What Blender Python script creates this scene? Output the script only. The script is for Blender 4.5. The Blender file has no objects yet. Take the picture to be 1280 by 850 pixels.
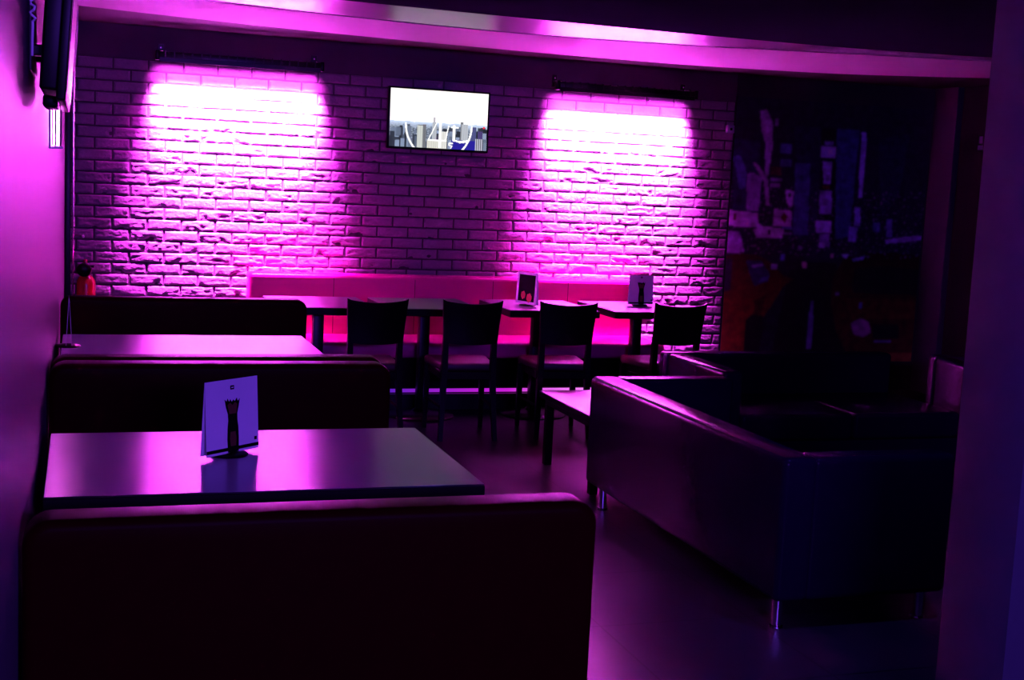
import bpy, bmesh, math, random
from mathutils import Vector, Matrix, noise
random.seed(7)
sc = bpy.context.scene
COL = sc.collection

# ------------------------------------------------------------------ materials
def mat(name, color, rough=0.5, metal=0.0, spec=0.5, bump=None, emit=None, emit_s=0.0, coat=0.0, vary=0.0, vscale=20.0):
    m = bpy.data.materials.new(name); m.use_nodes = True
    nt = m.node_tree; N = nt.nodes; L = nt.links
    b = N['Principled BSDF']
    b.inputs['Base Color'].default_value = (*color, 1)
    b.inputs['Roughness'].default_value = rough
    b.inputs['Metallic'].default_value = metal
    b.inputs['Specular IOR Level'].default_value = spec
    b.inputs['Coat Weight'].default_value = coat
    if emit:
        b.inputs['Emission Color'].default_value = (*emit, 1)
        b.inputs['Emission Strength'].default_value = emit_s
    tc = N.new('ShaderNodeTexCoord')
    if vary > 0:
        n = N.new('ShaderNodeTexNoise'); n.inputs['Scale'].default_value = vscale; n.inputs['Detail'].default_value = 5
        L.new(tc.outputs['Object'], n.inputs['Vector'])
        mx = N.new('ShaderNodeMix'); mx.data_type = 'RGBA'
        mx.inputs[6].default_value = (*[c*(1-vary) for c in color], 1)
        mx.inputs[7].default_value = (*[min(1, c*(1+vary)) for c in color], 1)
        L.new(n.outputs['Fac'], mx.inputs[0]); L.new(mx.outputs[2], b.inputs['Base Color'])
    if bump:
        n = N.new('ShaderNodeTexNoise'); n.inputs['Scale'].default_value = bump[0]; n.inputs['Detail'].default_value = 4
        L.new(tc.outputs['Object'], n.inputs['Vector'])
        bp = N.new('ShaderNodeBump'); bp.inputs['Strength'].default_value = bump[1]; bp.inputs['Distance'].default_value = bump[2]
        L.new(n.outputs['Fac'], bp.inputs['Height']); L.new(bp.outputs['Normal'], b.inputs['Normal'])
    return m

def vcol_mat(name, rough=0.5, emit=False, strength=1.0, spec=0.3):
    m = bpy.data.materials.new(name); m.use_nodes = True
    nt = m.node_tree; b = nt.nodes['Principled BSDF']
    a = nt.nodes.new('ShaderNodeVertexColor'); a.layer_name = 'print'
    b.inputs['Roughness'].default_value = rough
    b.inputs['Specular IOR Level'].default_value = spec
    if emit:
        b.inputs['Base Color'].default_value = (0.01, 0.01, 0.01, 1)
        nt.links.new(a.outputs['Color'], b.inputs['Emission Color'])
        b.inputs['Emission Strength'].default_value = strength
    else:
        nt.links.new(a.outputs['Color'], b.inputs['Base Color'])
    return m

M = {}
M['brick'] = mat('painted_brick', (0.22, 0.21, 0.22), 0.85, bump=(55, 0.9, 0.006), vary=0.12, vscale=9, spec=0.2)
M['mortar'] = mat('mortar', (0.07, 0.065, 0.07), 0.95, bump=(150, 0.5, 0.002), spec=0.1)
M['wall_gloss'] = mat('left_wall_gloss_paint', (0.11, 0.095, 0.12), 0.42, bump=(3, 0.15, 0.01), spec=0.012)
M['dark_wall'] = mat('dark_wall_paint', (0.02, 0.018, 0.022), 0.8, vary=0.2)
M['black_wall'] = mat('black_wall_paint', (0.006, 0.006, 0.007), 0.9, vary=0.2, spec=0.1)
M['ceiling'] = mat('navy_ceiling', (0.014, 0.012, 0.03), 0.9, vary=0.1, vscale=2, spec=0.0)
M['black_ceiling'] = mat('black_recess_ceiling', (0.01, 0.01, 0.012), 0.9, vary=0.1, spec=0.1)
M['strip_gloss'] = mat('glossy_ceiling_band', (0.12, 0.11, 0.13), 0.30, spec=0.35, vary=0.05)
M['strip_matte'] = mat('white_soffit_paint', (0.20, 0.19, 0.20), 0.75, vary=0.04, vscale=3, spec=0.2)
M['pillar'] = mat('pillar_paint', (0.085, 0.09, 0.12), 0.8, vary=0.08, vscale=30, spec=0.2)
M['upper_board'] = mat('dark_upper_board', (0.05, 0.045, 0.06), 0.8, vary=0.1)
M['corner_purple'] = mat('purple_paint', (0.035, 0.02, 0.045), 0.8, vary=0.1)
M['booth'] = mat('dark_burgundy_leather', (0.020, 0.0005, 0.0015), 0.42, bump=(160, 0.12, 0.001), vary=0.15, spec=0.02)
M['sofa'] = mat('burgundy_sofa_leather', (0.010, 0.002, 0.022), 0.22, bump=(140, 0.12, 0.001), vary=0.15, spec=0.07)
M['red'] = mat('raspberry_red_leather', (0.68, 0.005, 0.28), 0.36, bump=(140, 0.15, 0.001), vary=0.06, spec=0.5)
M['pipe_seam'] = mat('leather_piping', (0.12, 0.01, 0.04), 0.35, vary=0.1, spec=0.5)
M['black_wood'] = mat('black_stained_wood', (0.004, 0.002, 0.002), 0.4, bump=(60, 0.2, 0.001), vary=0.3, spec=0.15)
M['seat_pad'] = mat('dark_seat_pad', (0.05, 0.012, 0.03), 0.5, bump=(120, 0.2, 0.001), vary=0.2)
M['black_plastic'] = mat('black_plastic', (0.002, 0.002, 0.002), 0.35, vary=0.2, spec=0.12)
M['black_metal'] = mat('black_metal', (0.012, 0.012, 0.014), 0.35, metal=0.6, vary=0.2)
M['chrome'] = mat('chrome', (0.85, 0.85, 0.88), 0.12, metal=1.0, vary=0.03)
M['white_metal'] = mat('white_enamel', (0.8, 0.8, 0.8), 0.4, vary=0.03)
M['card'] = mat('white_card', (0.85, 0.85, 0.87), 0.6, vary=0.03, spec=0.3)
M['ink'] = mat('black_ink', (0.004, 0.003, 0.004), 0.6, vary=0.2, spec=0.03)
M['ink_orange'] = mat('orange_print', (0.5, 0.07, 0.01), 0.5, vary=0.3, vscale=150)
M['ink_brown'] = mat('brown_print', (0.12, 0.03, 0.02), 0.5, vary=0.3, vscale=150)
M['ext_red'] = mat('extinguisher_red', (0.45, 0.006, 0.012), 0.25, vary=0.05, spec=0.5)
M['grey_box'] = mat('grey_plastic', (0.25, 0.28, 0.32), 0.5, vary=0.05)
M['cable'] = mat('white_cable', (0.8, 0.7, 0.8), 0.4, vary=0.05)
M['skirting'] = mat('black_plinth', (0.01, 0.008, 0.012), 0.35, vary=0.2)

TANG = (0.0, 1.0)
def table_mat():
    m = mat('dark_brushed_laminate', (0.46, 0.43, 0.47), 0.27, metal=0.95, spec=0.6)
    nt = m.node_tree; N = nt.nodes; L = nt.links; b = N['Principled BSDF']
    b.inputs['Anisotropic'].default_value = 0.92
    tg = N.new('ShaderNodeCombineXYZ'); tg.inputs[0].default_value = TANG[0]; tg.inputs[1].default_value = TANG[1]
    L.new(tg.outputs[0], b.inputs['Tangent'])
    tc = N.new('ShaderNodeTexCoord'); mp = N.new('ShaderNodeMapping'); mp.inputs['Scale'].default_value = (120, 1.5, 4)
    n = N.new('ShaderNodeTexNoise'); n.inputs['Scale'].default_value = 1.0; n.inputs['Detail'].default_value = 3
    L.new(tc.outputs['Object'], mp.inputs['Vector']); L.new(mp.outputs['Vector'], n.inputs['Vector'])
    r = N.new('ShaderNodeMapRange'); r.inputs['To Min'].default_value = 0.27; r.inputs['To Max'].default_value = 0.32
    L.new(n.outputs['Fac'], r.inputs['Value']); L.new(r.outputs['Result'], b.inputs['Roughness'])
    return m
M['table'] = table_mat()

def floor_mat():
    m = mat('dark_floor_tiles', (0.03, 0.028, 0.034), 0.3, spec=0.12)
    nt = m.node_tree; N = nt.nodes; L = nt.links; b = N['Principled BSDF']
    tc = N.new('ShaderNodeTexCoord'); br = N.new('ShaderNodeTexBrick')
    br.offset = 0.0; br.inputs['Scale'].default_value = 1.0
    br.inputs['Brick Width'].default_value = 0.6; br.inputs['Row Height'].default_value = 0.6
    br.inputs['Mortar Size'].default_value = 0.004
    br.inputs['Color1'].default_value = (0.035, 0.032, 0.04, 1); br.inputs['Color2'].default_value = (0.028, 0.026, 0.032, 1)
    br.inputs['Mortar'].default_value = (0.01, 0.01, 0.012, 1)
    L.new(tc.outputs['Object'], br.inputs['Vector']); L.new(br.outputs['Color'], b.inputs['Base Color'])
    n = N.new('ShaderNodeTexNoise'); n.inputs['Scale'].default_value = 2.5; n.inputs['Detail'].default_value = 6
    L.new(tc.outputs['Object'], n.inputs['Vector'])
    r = N.new('ShaderNodeMapRange'); r.inputs['To Min'].default_value = 0.26; r.inputs['To Max'].default_value = 0.42
    L.new(n.outputs['Fac'], r.inputs['Value']); L.new(r.outputs['Result'], b.inputs['Roughness'])
    return m
M['floor'] = floor_mat()

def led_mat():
    # violet LED strip; the right lamp's spill painted in as a pink-white ramp
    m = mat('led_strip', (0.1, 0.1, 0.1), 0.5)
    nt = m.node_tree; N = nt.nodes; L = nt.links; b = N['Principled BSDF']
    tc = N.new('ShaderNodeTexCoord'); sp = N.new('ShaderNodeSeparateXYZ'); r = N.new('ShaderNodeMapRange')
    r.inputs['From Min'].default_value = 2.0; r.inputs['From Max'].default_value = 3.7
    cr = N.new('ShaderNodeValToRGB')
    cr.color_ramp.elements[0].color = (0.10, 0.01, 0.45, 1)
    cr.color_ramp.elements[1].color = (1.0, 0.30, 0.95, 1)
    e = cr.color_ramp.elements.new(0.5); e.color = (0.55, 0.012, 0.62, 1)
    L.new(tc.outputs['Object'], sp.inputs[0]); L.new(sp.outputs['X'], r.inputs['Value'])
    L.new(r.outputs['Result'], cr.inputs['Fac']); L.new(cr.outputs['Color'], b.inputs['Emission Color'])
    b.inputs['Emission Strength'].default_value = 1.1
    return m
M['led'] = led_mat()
M['led_bar'] = mat('led_bar_lens', (0.3, 0.1, 0.3), 0.3, emit=(1.0, 0.12, 1.0), emit_s=3.0)
M['tube'] = mat('lit_lamp_tube', (1, 0.9, 1), 0.3, emit=(1.0, 0.13, 1.0), emit_s=150.0)
M['violet_lamp'] = mat('dim_violet_led', (0.03, 0.015, 0.03), 0.4, emit=(0.10, 0.01, 0.22), emit_s=0.12)
M['screen'] = vcol_mat('screen_picture', 0.3, True, 1.1)
M['mural'] = vcol_mat('mural_print', 0.65)

# ------------------------------------------------------------------ mesh helpers
class B:
    def __init__(s): s.bm = bmesh.new()
    def box(s, x0, x1, y0, y1, z0, z1, bev=0.0, seg=3, mtx=None):
        t = bmesh.new()
        bmesh.ops.create_cube(t, size=1)
        for v in t.verts:
            v.co = Vector(((x0+x1)/2 + v.co.x*(x1-x0), (y0+y1)/2 + v.co.y*(y1-y0), (z0+z1)/2 + v.co.z*(z1-z0)))
        if bev > 0:
            bmesh.ops.bevel(t, geom=list(t.edges), offset=bev, segments=seg, affect='EDGES', profile=0.5)
        s.merge(t, mtx); return s
    def merge(s, t, mtx=None):
        if mtx is not None: bmesh.ops.transform(t, matrix=mtx, verts=t.verts)
        me = bpy.data.meshes.new('tmp'); t.to_mesh(me); s.bm.from_mesh(me); bpy.data.meshes.remove(me); t.free()
    def tube(s, pts, radii, n=14, cap=True):
        pts = [Vector(p) for p in pts]
        if not isinstance(radii, (list, tuple)): radii = [radii]*len(pts)
        rings = []
        for i, p in enumerate(pts):
            d = (pts[min(i+1, len(pts)-1)] - pts[max(i-1, 0)]).normalized()
            a = d.cross(Vector((0, 1, 0)) if abs(d.y) < 0.9 else Vector((1, 0, 0))).normalized(); b2 = d.cross(a)
            rings.append([s.bm.verts.new(p + radii[i]*(math.cos(2*math.pi*k/n)*a + math.sin(2*math.pi*k/n)*b2)) for k in range(n)])
        for i in range(len(rings)-1):
            for k in range(n):
                s.bm.faces.new((rings[i][k], rings[i][(k+1) % n], rings[i+1][(k+1) % n], rings[i+1][k]))
        if cap:
            s.bm.faces.new(rings[0][::-1]); s.bm.faces.new(rings[-1])
        return s
    def lathe(s, cx, cy, prof, n=32):
        rings = []
        for r, z in prof:
            rings.append([s.bm.verts.new((cx + r*math.cos(2*math.pi*k/n), cy + r*math.sin(2*math.pi*k/n), z)) for k in range(n)])
        for i in range(len(rings)-1):
            for k in range(n):
                s.bm.faces.new((rings[i][k], rings[i][(k+1) % n], rings[i+1][(k+1) % n], rings[i+1][k]))
        s.bm.faces.new(rings[0][::-1]); s.bm.faces.new(rings[-1])
        return s
    def prism(s, poly, axis, a, b, bev=0.0, seg=3):
        """outline in a plane, pushed along an axis ('y': poly is x,z; 'z': poly is x,y; 'x': poly is y,z)"""
        t = bmesh.new()
        f = {'y': lambda u, v, w: (u, w, v), 'z': lambda u, v, w: (u, v, w), 'x': lambda u, v, w: (w, u, v)}[axis]
        v0 = [t.verts.new(f(u, v, a)) for u, v in poly]; v1 = [t.verts.new(f(u, v, b)) for u, v in poly]
        t.faces.new(v0); t.faces.new(v1[::-1]); n = len(poly)
        for i in range(n): t.faces.new((v0[i], v1[i], v1[(i+1) % n], v0[(i+1) % n]))
        bmesh.ops.recalc_face_normals(t, faces=t.faces)
        if bev > 0:
            bmesh.ops.bevel(t, geom=[e for e in t.edges if len(e.link_faces) == 2 and e.calc_face_angle(0) > 0.9], offset=bev, segments=seg, affect='EDGES', profile=0.5)
        s.merge(t); return s
    def xf(s, mtx): bmesh.ops.transform(s.bm, matrix=mtx, verts=s.bm.verts); return s
    def obj(s, name, m, parent=None, smooth=True, label=None, recalc=True):
        if recalc: bmesh.ops.recalc_face_normals(s.bm, faces=s.bm.faces)
        me = bpy.data.meshes.new(name); s.bm.to_mesh(me); s.bm.free()
        me.materials.append(M[m])
        if smooth:
            for p in me.polygons: p.use_smooth = True
            me.set_sharp_from_angle(angle=math.radians(38))
        o = bpy.data.objects.new(name, me); COL.objects.link(o)
        if parent is not None: o.parent = parent
        if label: o['label'] = label
        return o

def tag(o, label, cat, group=None):
    o['label'] = label; o['category'] = cat
    if group: o['group'] = group
    return o
def thing(name, loc, label, cat, group=None, rz=0.0):
    o = bpy.data.objects.new(name, None); COL.objects.link(o)
    o.location = loc; o.rotation_euler = (0, 0, rz); o.empty_display_size = 0.1
    return tag(o, label, cat, group)
def struct(o): o['kind'] = 'structure'; return o
def dup(root, loc, label, rz=None, group=None):
    r = root.copy(); COL.objects.link(r); r.location = loc; r['label'] = label
    if rz is not None: r.rotation_euler = (0, 0, rz)
    if group: r['group'] = group
    for ch in list(root.children):
        c = ch.copy(); COL.objects.link(c); c.parent = r
        for g in list(ch.children):
            d = g.copy(); COL.objects.link(d); d.parent = c
    return r
def lerp_curve(pts, x):
    if x <= pts[0][0]:
        (a, b), (c, d) = pts[0], pts[1]
        return b + (x-a)*(d-b)/(c-a)*0.5
    for (a, b), (c, d) in zip(pts, pts[1:]):
        if x <= c: return b + (d-b)*(x-a)/(c-a)
    (a, b), (c, d) = pts[-2], pts[-1]
    return d + (x-c)*(d-b)/(c-a)

# ------------------------------------------------------------------ room shell
WX0, WX1, WY0, WY1, CZ, RZ = -0.12, 6.72, -3.0, 9.2, 2.45, 2.51
BRX = 4.83
struct(B().box(WX0-0.1, WX1+0.1, WY0-0.1, WY1+0.1, -0.1, 0).obj('floor', 'floor', smooth=False))
struct(B().box(WX0-0.1, WX0, WY0, WY1, 0, 2.7).obj('wall_left', 'wall_gloss', smooth=False))
struct(B().box(WX1, WX1+0.1, WY0, WY1, 0, 2.7).obj('wall_right', 'black_wall', smooth=False))
struct(B().box(WX0, WX1, WY0-0.1, WY0, 0, 2.7).obj('wall_front', 'dark_wall', smooth=False))
struct(B().box(BRX, WX1, WY1+0.005, WY1+0.1, 0, 2.7).obj('wall_back', 'dark_wall', smooth=False))

# brick veneer: every brick modelled in relief, one wall mesh
def brick_wall():
    bm = bmesh.new()
    PZ, PX, J = 0.0762, 0.2290, 0.0105
    Z_ANCHOR, X_ANCHOR = 2.214, 0.411
    row0 = -int(Z_ANCHOR/PZ) - 1
    rnd = random.Random(3)
    for r in range(row0, 5):
        z0 = Z_ANCHOR + r*PZ + J/2; z1 = z0 + PZ - J
        if z0 > 2.28 or z1 < 0: continue
        z0 = max(z0, 0.0); z1 = min(z1, 2.29)
        off = X_ANCHOR + (0 if r % 2 == 0 else PX/2)
        k0 = int((WX0 - off)/PX) - 2
        for k in range(k0, k0 + 26):
            x0 = off + k*PX + J/2; x1 = x0 + PX - J
            x0 = max(x0, WX0); x1 = min(x1, BRX)
            if x1 - x0 < 0.01: continue
            seed = Vector((rnd.uniform(0, 50), rnd.uniform(0, 50), rnd.uniform(0, 50)))
            depth = rnd.uniform(0.0045, 0.007); rug = rnd.choice((0.2, 0.4, 0.6, 0.8, 1.0)) * (0.35 if z0 > 2.1 else 0.65 if z0 > 1.85 else 1.15)
            tilt = rnd.uniform(-0.0012, 0.0012)
            nx = max(3, int(26*(x1-x0)/(PX-J))); nz = 10
            g = []
            for j in range(nz+1):
                row = []
                for i in range(nx+1):
                    u = i/nx; v = j/nz
                    x = x0 + (x1-x0)*u; z = z0 + (z1-z0)*v
                    p = Vector((x*14, 0, z*38)) + seed
                    n1 = noise.fractal(p, 0.8, 2.1, 4)
                    n2 = 1 - abs(noise.noise(Vector((x*22, 3, z*60)) + seed))
                    d = depth + tilt*(u-0.5)*2 + rug*(0.0030*n1 + 0.0034*(n2-0.8))
                    if v < 0.6:   # chipped lower edge on some bricks
                        c = noise.noise(Vector((x*16, 7, z*20)) + seed)
                        d -= rug*max(0, c-0.12)*0.020*(1 - v/0.6)**0.5
                    e = min(u*(x1-x0), (1-u)*(x1-x0), v*(z1-z0), (1-v)*(z1-z0))
                    if e < 1e-6: d = min(0.0, d)
                    elif e < 0.008: d *= 0.86
                    jx = jz = 0
                    if e < 1e-6 or e < 0.008:
                        jx = 0.0012*noise.noise(p*1.7); jz = 0.0016*noise.noise(p*1.9 + Vector((9, 9, 9)))
                    row.append(bm.verts.new((min(max(x+jx, WX0), BRX), WY1 - max(d, -0.002), z+jz)))
                g.append(row)
            for j in range(nz):
                for i in range(nx):
                    f = bm.faces.new((g[j][i], g[j][i+1], g[j+1][i+1], g[j+1][i])); f.material_index = 0; f.smooth = (0 < j < nz-1 and 0 < i < nx-1)
    # mortar slab
    t = bmesh.new(); bmesh.ops.create_cube(t, size=1)
    for v in t.verts:
        v.co = Vector(((WX0+BRX)/2 + v.co.x*(BRX-WX0), WY1+0.0005+0.05+v.co.y*0.1, 1.35 + v.co.z*2.7))
    for f in t.faces: f.material_index = 1
    me0 = bpy.data.meshes.new('tmp'); t.to_mesh(me0); bm.from_mesh(me0); bpy.data.meshes.remove(me0); t.free()
    me = bpy.data.meshes.new('wall_back_brick'); bm.to_mesh(me); bm.free()
    me.materials.append(M['brick']); me.materials.append(M['mortar'])
    o = bpy.data.objects.new('wall_back_brick', me); COL.objects.link(o)
    return struct(o)
brick_wall()

# ceiling: dark field, glossy curved band, white curved soffit, black recess along the back wall
cA = [(-0.12, 6.50), (1.153, 6.54), (2.008, 6.60), (2.667, 6.63), (3.3, 6.66), (4.168, 6.66), (5.074, 6.52), (6.72, 5.9)]
cM = [(-0.12, 6.86), (0.573, 7.025), (1.131, 7.165), (1.68, 7.255), (2.145, 7.315), (2.669, 7.315), (3.441, 7.19), (4.317, 6.946), (5.218, 6.692), (6.72, 6.1)]
cB = [(-0.12, 7.72), (0.348, 7.866), (0.973, 8.03), (1.478, 8.125), (2.078, 8.21), (3.019, 8.30), (4.001, 8.31), (5.059, 8.10), (5.923, 7.58), (6.72, 6.9)]
def smooth_curve(c, n=60):
    xs = [WX0 + (WX1-WX0)*i/n for i in range(n+1)]
    ys = [lerp_curve(c, x) for x in xs]
    for _ in range(6): ys = [ys[0]] + [(ys[i-1]+2*ys[i]+ys[i+1])/4 for i in range(1, n)] + [ys[-1]]
    return list(zip(xs, ys))
sA, sM, sB = smooth_curve(cA), smooth_curve(cM), smooth_curve(cB)
def band(name, low, high, z0, z1, m, flat_low=None, flat_high=None):
    lo = low if low else [(WX0, flat_low), (WX1, flat_low)]
    hi = high if high else [(WX0, flat_high), (WX1, flat_high)]
    b = B().prism(lo + hi[::-1], 'z', z0, z1)
    return struct(b.obj(name, m, smooth=False))
band('ceiling', None, sA, CZ, 2.75, 'ceiling', flat_low=WY0)
band('trim_1', sA, sM, CZ+0.004, 2.75, 'strip_gloss')
band('trim_2', sM, sB, CZ, 2.75, 'strip_matte')
band('ceiling_recess', sB, None, RZ, 2.75, 'black_ceiling', flat_high=WY1+0.1)

struct(B().box(2.372, 2.85, 2.76, 3.04, 0, CZ, 0.004, 2).obj('pillar', 'pillar'))
struct(B().box(WX0, BRX, 9.186, 9.2, 2.292, RZ, 0.001, 1).obj('trim_5', 'upper_board'))
struct(B().box(6.66, WX1, 8.90, WY1, 0, RZ, 0.004, 2).obj('trim_3', 'corner_purple'))
struct(B().box(WX0, -0.082, 9.06, 9.19, 0, RZ, 0.003, 2).obj('trim_4', 'black_metal'))

# ------------------------------------------------------------------ big street mural (painted grid)
def inside(px, py, poly):
    c = False; n = len(poly); j = n-1
    for i in range(n):
        xi, yi = poly[i]; xj, yj = poly[j]
        if (yi > py) != (yj > py) and px < (xj-xi)*(py-yi)/(yj-yi)+xi: c = not c
        j = i
    return c
def R4(x0, y0, x1, y1): return [(x0, y0), (x1, y0), (x1, y1), (x0, y1)]
VIO, DIM, BLU, SKY, NAV = (0.62, 0.45, 0.8), (0.25, 0.16, 0.4), (0.10, 0.14, 0.42), (0.05, 0.06, 0.24), (0.014, 0.016, 0.055)
TAX, TAXD, BLK, RED = (0.16, 0.05, 0.008), (0.07, 0.02, 0.006), (0.006, 0.006, 0.008), (0.5, 0.05, 0.04)
mural_shapes = [
    (R4(880, 100, 1180, 450), (0.012, 0.012, 0.03)),
    ([(985, 150), (1019, 150), (1014, 290), (982, 290), (990, 200)], NAV),
    ([(988, 195), (1006, 195), (1004, 285), (986, 285)], (0.06, 0.07, 0.26)),
    ([(1036, 150), (1066, 150), (1056, 285), (1038, 290), (1034, 200)], SKY),
    (R4(1019, 150, 1038, 300), BLK),
    ([(1090, 160), (1130, 150), (1118, 230), (1096, 260)], NAV),
    # left tower of billboards
    (R4(914, 170, 946, 265), (0.02, 0.03, 0.08)),
    ([(913, 192), (922, 190), (929, 206), (929, 230), (921, 231), (918, 210)], (0.10, 0.16, 0.42)),
    ([(945, 134), (953, 132), (960, 148), (960, 178), (955, 214), (951, 214), (952, 175), (947, 158)], (0.42, 0.28, 0.55)),
    (R4(963, 142, 967, 151), DIM), (R4(970, 172, 983, 184), BLU), (R4(970, 192, 983, 201), (0.06, 0.08, 0.25)),
    ([(930, 213), (936, 210), (948, 216), (944, 258), (930, 258)], (0.32, 0.20, 0.5)),
    ([(937, 198), (941, 198), (955, 218), (957, 250), (953, 250), (950, 220)], (0.45, 0.28, 0.55)),
    (R4(958, 202, 971, 212), (0.4, 0.10, 0.10)), (R4(958, 216, 972, 219), DIM), (R4(958, 222, 970, 227), (0.3, 0.15, 0.4)),
    ([(976, 229), (987, 231), (984, 252), (978, 246)], (0.5, 0.42, 0.75)), (R4(980, 233, 983, 238), BLK),
    ([(909, 258), (943, 260), (944, 272), (952, 279), (908, 277)], VIO), (R4(914, 262, 918, 270), RED),
    ([(963, 254), (985, 256), (984, 276), (962, 275)], (0.5, 0.28, 0.6)), ([(975, 257), (980, 262), (976, 272), (970, 265)], RED),
    ([(938, 281), (952, 276), (975, 279), (973, 290), (942, 290)], (0.55, 0.35, 0.65)), (R4(955, 281, 959, 287), BLK),
    ([(905, 285), (922, 284), (928, 310), (904, 311)], (0.34, 0.24, 0.55)),
    (R4(972, 276, 985, 279), BLU), (R4(974, 283, 984, 286), DIM),
    # central tower of screens
    (R4(1023, 166, 1034, 171), (0.30, 0.25, 0.6)), (R4(1019, 173, 1037, 187), (0.62, 0.5, 0.9)),
    ([(1021, 192), (1033, 192), (1031, 220), (1023, 220)], (0.5, 0.35, 0.8)), (R4(1025, 208, 1030, 216), DIM), (R4(1021, 222, 1031, 226), RED),
    (R4(1018, 229, 1033, 257), (0.42, 0.28, 0.72)), (R4(1022, 238, 1027, 247), DIM),
    (R4(1014, 266, 1033, 282), (0.55, 0.4, 0.9)), (R4(1019, 283, 1031, 300), (0.28, 0.16, 0.5)), (R4(1018, 295, 1025, 301), VIO),
    # thin lit column on the right
    ([(1069, 152), (1075, 152), (1071, 235), (1066, 235)], (0.55, 0.42, 0.95)),
    (R4(1062, 247, 1069, 272), (0.45, 0.32, 0.85)), ([(1056, 273), (1066, 273), (1064, 292), (1054, 292)], (0.38, 0.26, 0.75)),
    (R4(1086, 266, 1094, 278), (0.16, 0.14, 0.55)), (R4(1103, 262, 1110, 284), (0.2, 0.14, 0.5)),
    ([(1102, 288), (1128, 283), (1150, 281), (1150, 286), (1128, 290), (1102, 293)], (0.45, 0.25, 0.65)),
    # road and far traffic
    ([(985, 320), (1040, 320), (1060, 445), (960, 445)], BLK),
    ([(975, 310), (1000, 312), (1002, 330), (978, 330)], (0.015, 0.012, 0.02)),
    (R4(993, 300, 997, 304), DIM), (R4(1033, 308, 1037, 313), (0.7, 0.3, 0.5)),
    ([(1009, 369), (1013, 369), (1011, 432), (1004, 432)], (0.22, 0.10, 0.4)),
    # left taxi
    ([(903, 316), (920, 311), (945, 313), (960, 322), (975, 338), (988, 342), (975, 352), (962, 375), (945, 400), (932, 436), (895, 436), (898, 360)], TAX),
    ([(903, 318), (914, 318), (912, 358), (901, 360)], (0.02, 0.02, 0.05)),
    ([(930, 320), (948, 320), (958, 335), (957, 345), (940, 352), (934, 335)], (0.03, 0.04, 0.12)),
    ([(935, 326), (948, 323), (951, 326), (938, 329)], (0.3, 0.3, 0.6)), (R4(960, 323, 967, 330), (0.7, 0.6, 0.9)), (R4(972, 311, 976, 318), (0.2, 0.2, 0.7)),
    ([(948, 341), (958, 339), (956, 345), (946, 347)], (0.08, 0.12, 0.4)), (R4(998, 320, 1003, 327), (0.8, 0.4, 0.45)),
    ([(930, 395), (940, 386), (950, 388), (952, 405), (946, 436), (928, 436)], BLK),
    ([(940, 370), (955, 362), (948, 390), (940, 388)], TAXD),
    # right taxi
    ([(1036, 340), (1048, 316), (1060, 306), (1100, 304), (1160, 308), (1166, 440), (1056, 440), (1042, 410), (1034, 370)], TAXD),
    ([(1046, 300), (1070, 296), (1078, 310), (1048, 312)], (0.02, 0.015, 0.03)),
    ([(1046, 309), (1056, 308), (1052, 314)], (0.5, 0.6, 0.9)), ([(1060, 314), (1076, 310), (1074, 314), (1062, 317)], (0.25, 0.25, 0.6)),
    ([(1060, 350), (1064, 326), (1100, 322), (1150, 326), (1158, 352), (1146, 360), (1062, 358)], BLK),
    ([(1050, 365), (1150, 366), (1160, 392), (1062, 392)], (0.11, 0.035, 0.008)),
    ([(1060, 398), (1072, 391), (1083, 396), (1086, 410), (1076, 416), (1064, 412)], (0.4, 0.14, 0.3)),
    (R4(1088, 398, 1122, 418), BLK), (R4(1090, 420, 1112, 422), DIM), (R4(1070, 370, 1074, 378), (0.1, 0.1, 0.35)), (R4(1040, 358, 1045, 362), DIM),
    (R4(1058, 436, 1166, 450), (0.3, 0.1, 0.02)),
]
def paint_grid(name, x0, x1, y, z0, z1, nx, nz, fn, matname, parent=None, thick=0.012):
    bm = bmesh.new(); lay = bm.loops.layers.float_color.new('print')
    vs = [[bm.verts.new((x0+(x1-x0)*i/nx, y, z1-(z1-z0)*j/nz)) for i in range(nx+1)] for j in range(nz+1)]
    for j in range(nz):
        for i in range(nx):
            f = bm.faces.new((vs[j+1][i], vs[j+1][i+1], vs[j][i+1], vs[j][i]))
            c = fn((i+0.5)/nx, (j+0.5)/nz)
            for l in f.loops: l[lay] = (*c, 1)
    # edges and back, so the panel has a thickness
    A = [vs[0][0], vs[0][nx], vs[nz][nx], vs[nz][0]]
    Bk = [bm.verts.new(v.co + Vector((0, thick, 0))) for v in A]
    for k in range(4):
        a, b = A[k], A[(k+1) % 4]
        f = bm.faces.new((bm.verts.new(a.co), bm.verts.new(b.co), Bk[(k+1) % 4], Bk[k]))
        for l in f.loops: l[lay] = (0.01, 0.01, 0.01, 1)
    f = bm.faces.new(Bk[::-1])
    for l in f.loops: l[lay] = (0.01, 0.01, 0.01, 1)
    me = bpy.data.meshes.new(name); bm.to_mesh(me); bm.free(); me.materials.append(M[matname])
    o = bpy.data.objects.new(name, me); COL.objects.link(o)
    if parent is not None: o.parent = parent
    return o
import numpy as np
MW, MH = 200, 260
img = np.zeros((MH, MW, 3)); img[:] = (0.012, 0.012, 0.03)
vv, uu = np.meshgrid((np.arange(MH)+0.5)/MH, (np.arange(MW)+0.5)/MW, indexing='ij')
PY = 118 + vv*330; PX = 918 - 0.057*(PY-118) + 240*uu
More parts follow.
